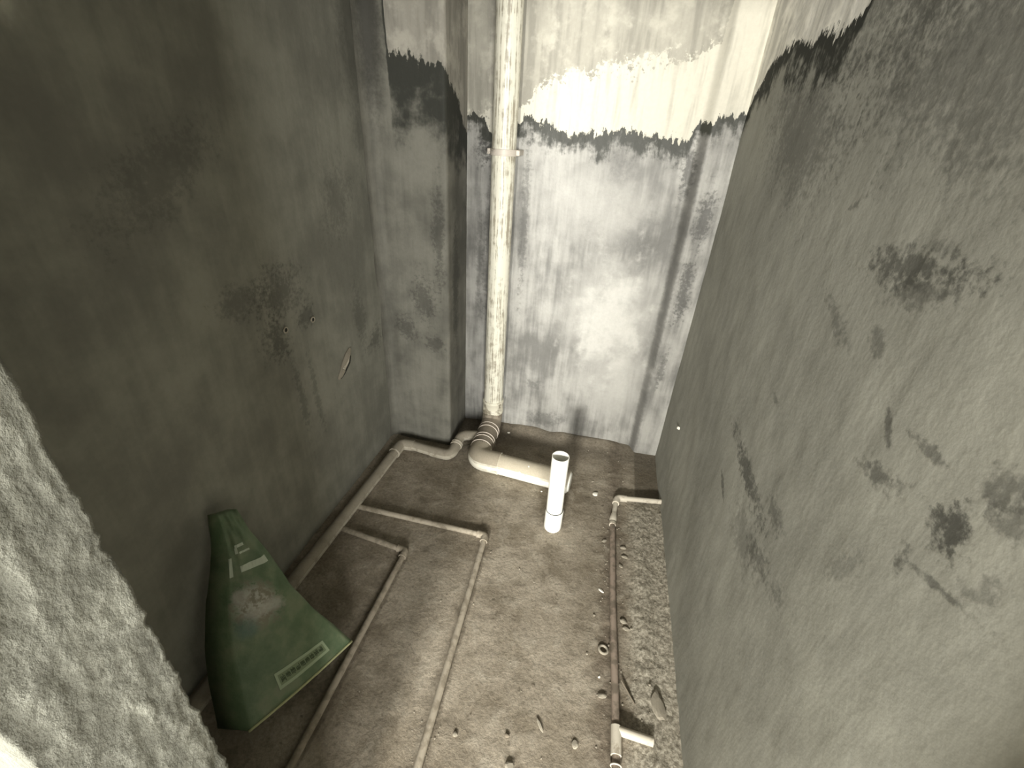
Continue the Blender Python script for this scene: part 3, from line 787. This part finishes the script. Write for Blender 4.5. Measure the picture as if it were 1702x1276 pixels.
# splinter pointing away from the water pipe
V, F = tube([Vector((0.268, .905, fh(.268, .905) + .012)), Vector((0.29, .875, fh(.29, .875) + .008)), Vector((0.312, .842, fh(.312, .842) + .005))], [.0025, .0035, .002], 6)
props(link_mesh('wood_splinter', V, F, M['grit'], None, False), 'thin dark splinter sticking out to the right of the water pipe', 'splinter')

# uncountable crumbs
V, F = [], []
rs = np.random.RandomState(11)
def crumb(x, y, s):
    z = fh(x, y); b = len(V); a = rs.uniform(0, 6.28); h_ = s * rs.uniform(.5, 1.0)
    for k in range(5):
        t = a + k * 1.2566; q = s * rs.uniform(.6, 1.1)
        V.append((x + q * math.cos(t), y + q * math.sin(t), z - .001))
    for k in range(5):
        t = a + k * 1.2566; q = s * rs.uniform(.3, .7)
        V.append((x + q * math.cos(t), y + q * math.sin(t), z + h_))
    for k in range(5): F.append((b + k, b + (k + 1) % 5, b + 5 + (k + 1) % 5, b + 5 + k))
    F.append(tuple(b + 5 + k for k in range(5)))
for _ in range(520):
    q = rs.rand()
    if q < .45: x = 0.225 + rs.normal() * .028; y = rs.uniform(.5, 1.75)
    elif q < .65: x = 0.35 + rs.normal() * .04; y = rs.uniform(.5, 1.8)
    elif q < .75: x = -0.312 + rs.normal() * .022; y = rs.uniform(.5, 1.35)
    elif q < .87: x = rs.uniform(-.05, .32); y = rs.uniform(1.5, 2.2)
    else: x = rs.uniform(-.6, .2); y = rs.uniform(.5, 1.7)
    if x > .44 or math.hypot(x - SX, y - SY) < .06: continue
    crumb(x, y, abs(rs.normal()) * .0020 + .0012)
props(link_mesh('crumbs', V, F, M['chip'], None, False), 'scattered mortar crumbs and grit on the dusty floor', 'grit', kind='stuff')

# ---------------------------------------------------------------- small fixings in the walls
for y, z in ((1.255, 0.945), (1.408, 0.926)):
    ring_geo('pipe_stub_rim', (XL + .004, y, z), (1, 0, 0), .0095, .0030, M['waste'], wall_left, 18, 6)
    v, f = tube([Vector((XL - .01, y, z)), Vector((XL + .006, y, z))], .0065, 12); link_mesh('pipe_stub', v, f, M['hole'], wall_left)
for k, (dy, dz, L, mt) in enumerate(((0, 0, .040, 'water_white'), (.012, .016, .034, 'chip'), (-.018, -.014, .020, 'chip'), (.006, -.006, .036, 'hole'))):  # the dark sliver paints in the shaded gap between the chips
    c = Vector((XL + .003, 1.565 + dy * 1.5, .652 + dz * 1.5)); L *= 1.6; d = Vector((0, .80, .60))
    v, f = tube([c - d * L, c - d * L * .5, c + d * L * .4, c + d * L], [.004, .011, .014, .005], 7); link_mesh('broken_plaster', v, f, M[mt], wall_left, False)
rock('wall_plug', (XR - .004, 1.848, .428), (.008, .009, .009), M['chip_white'], None, rot=.3, seed=31, parent=wall_right)
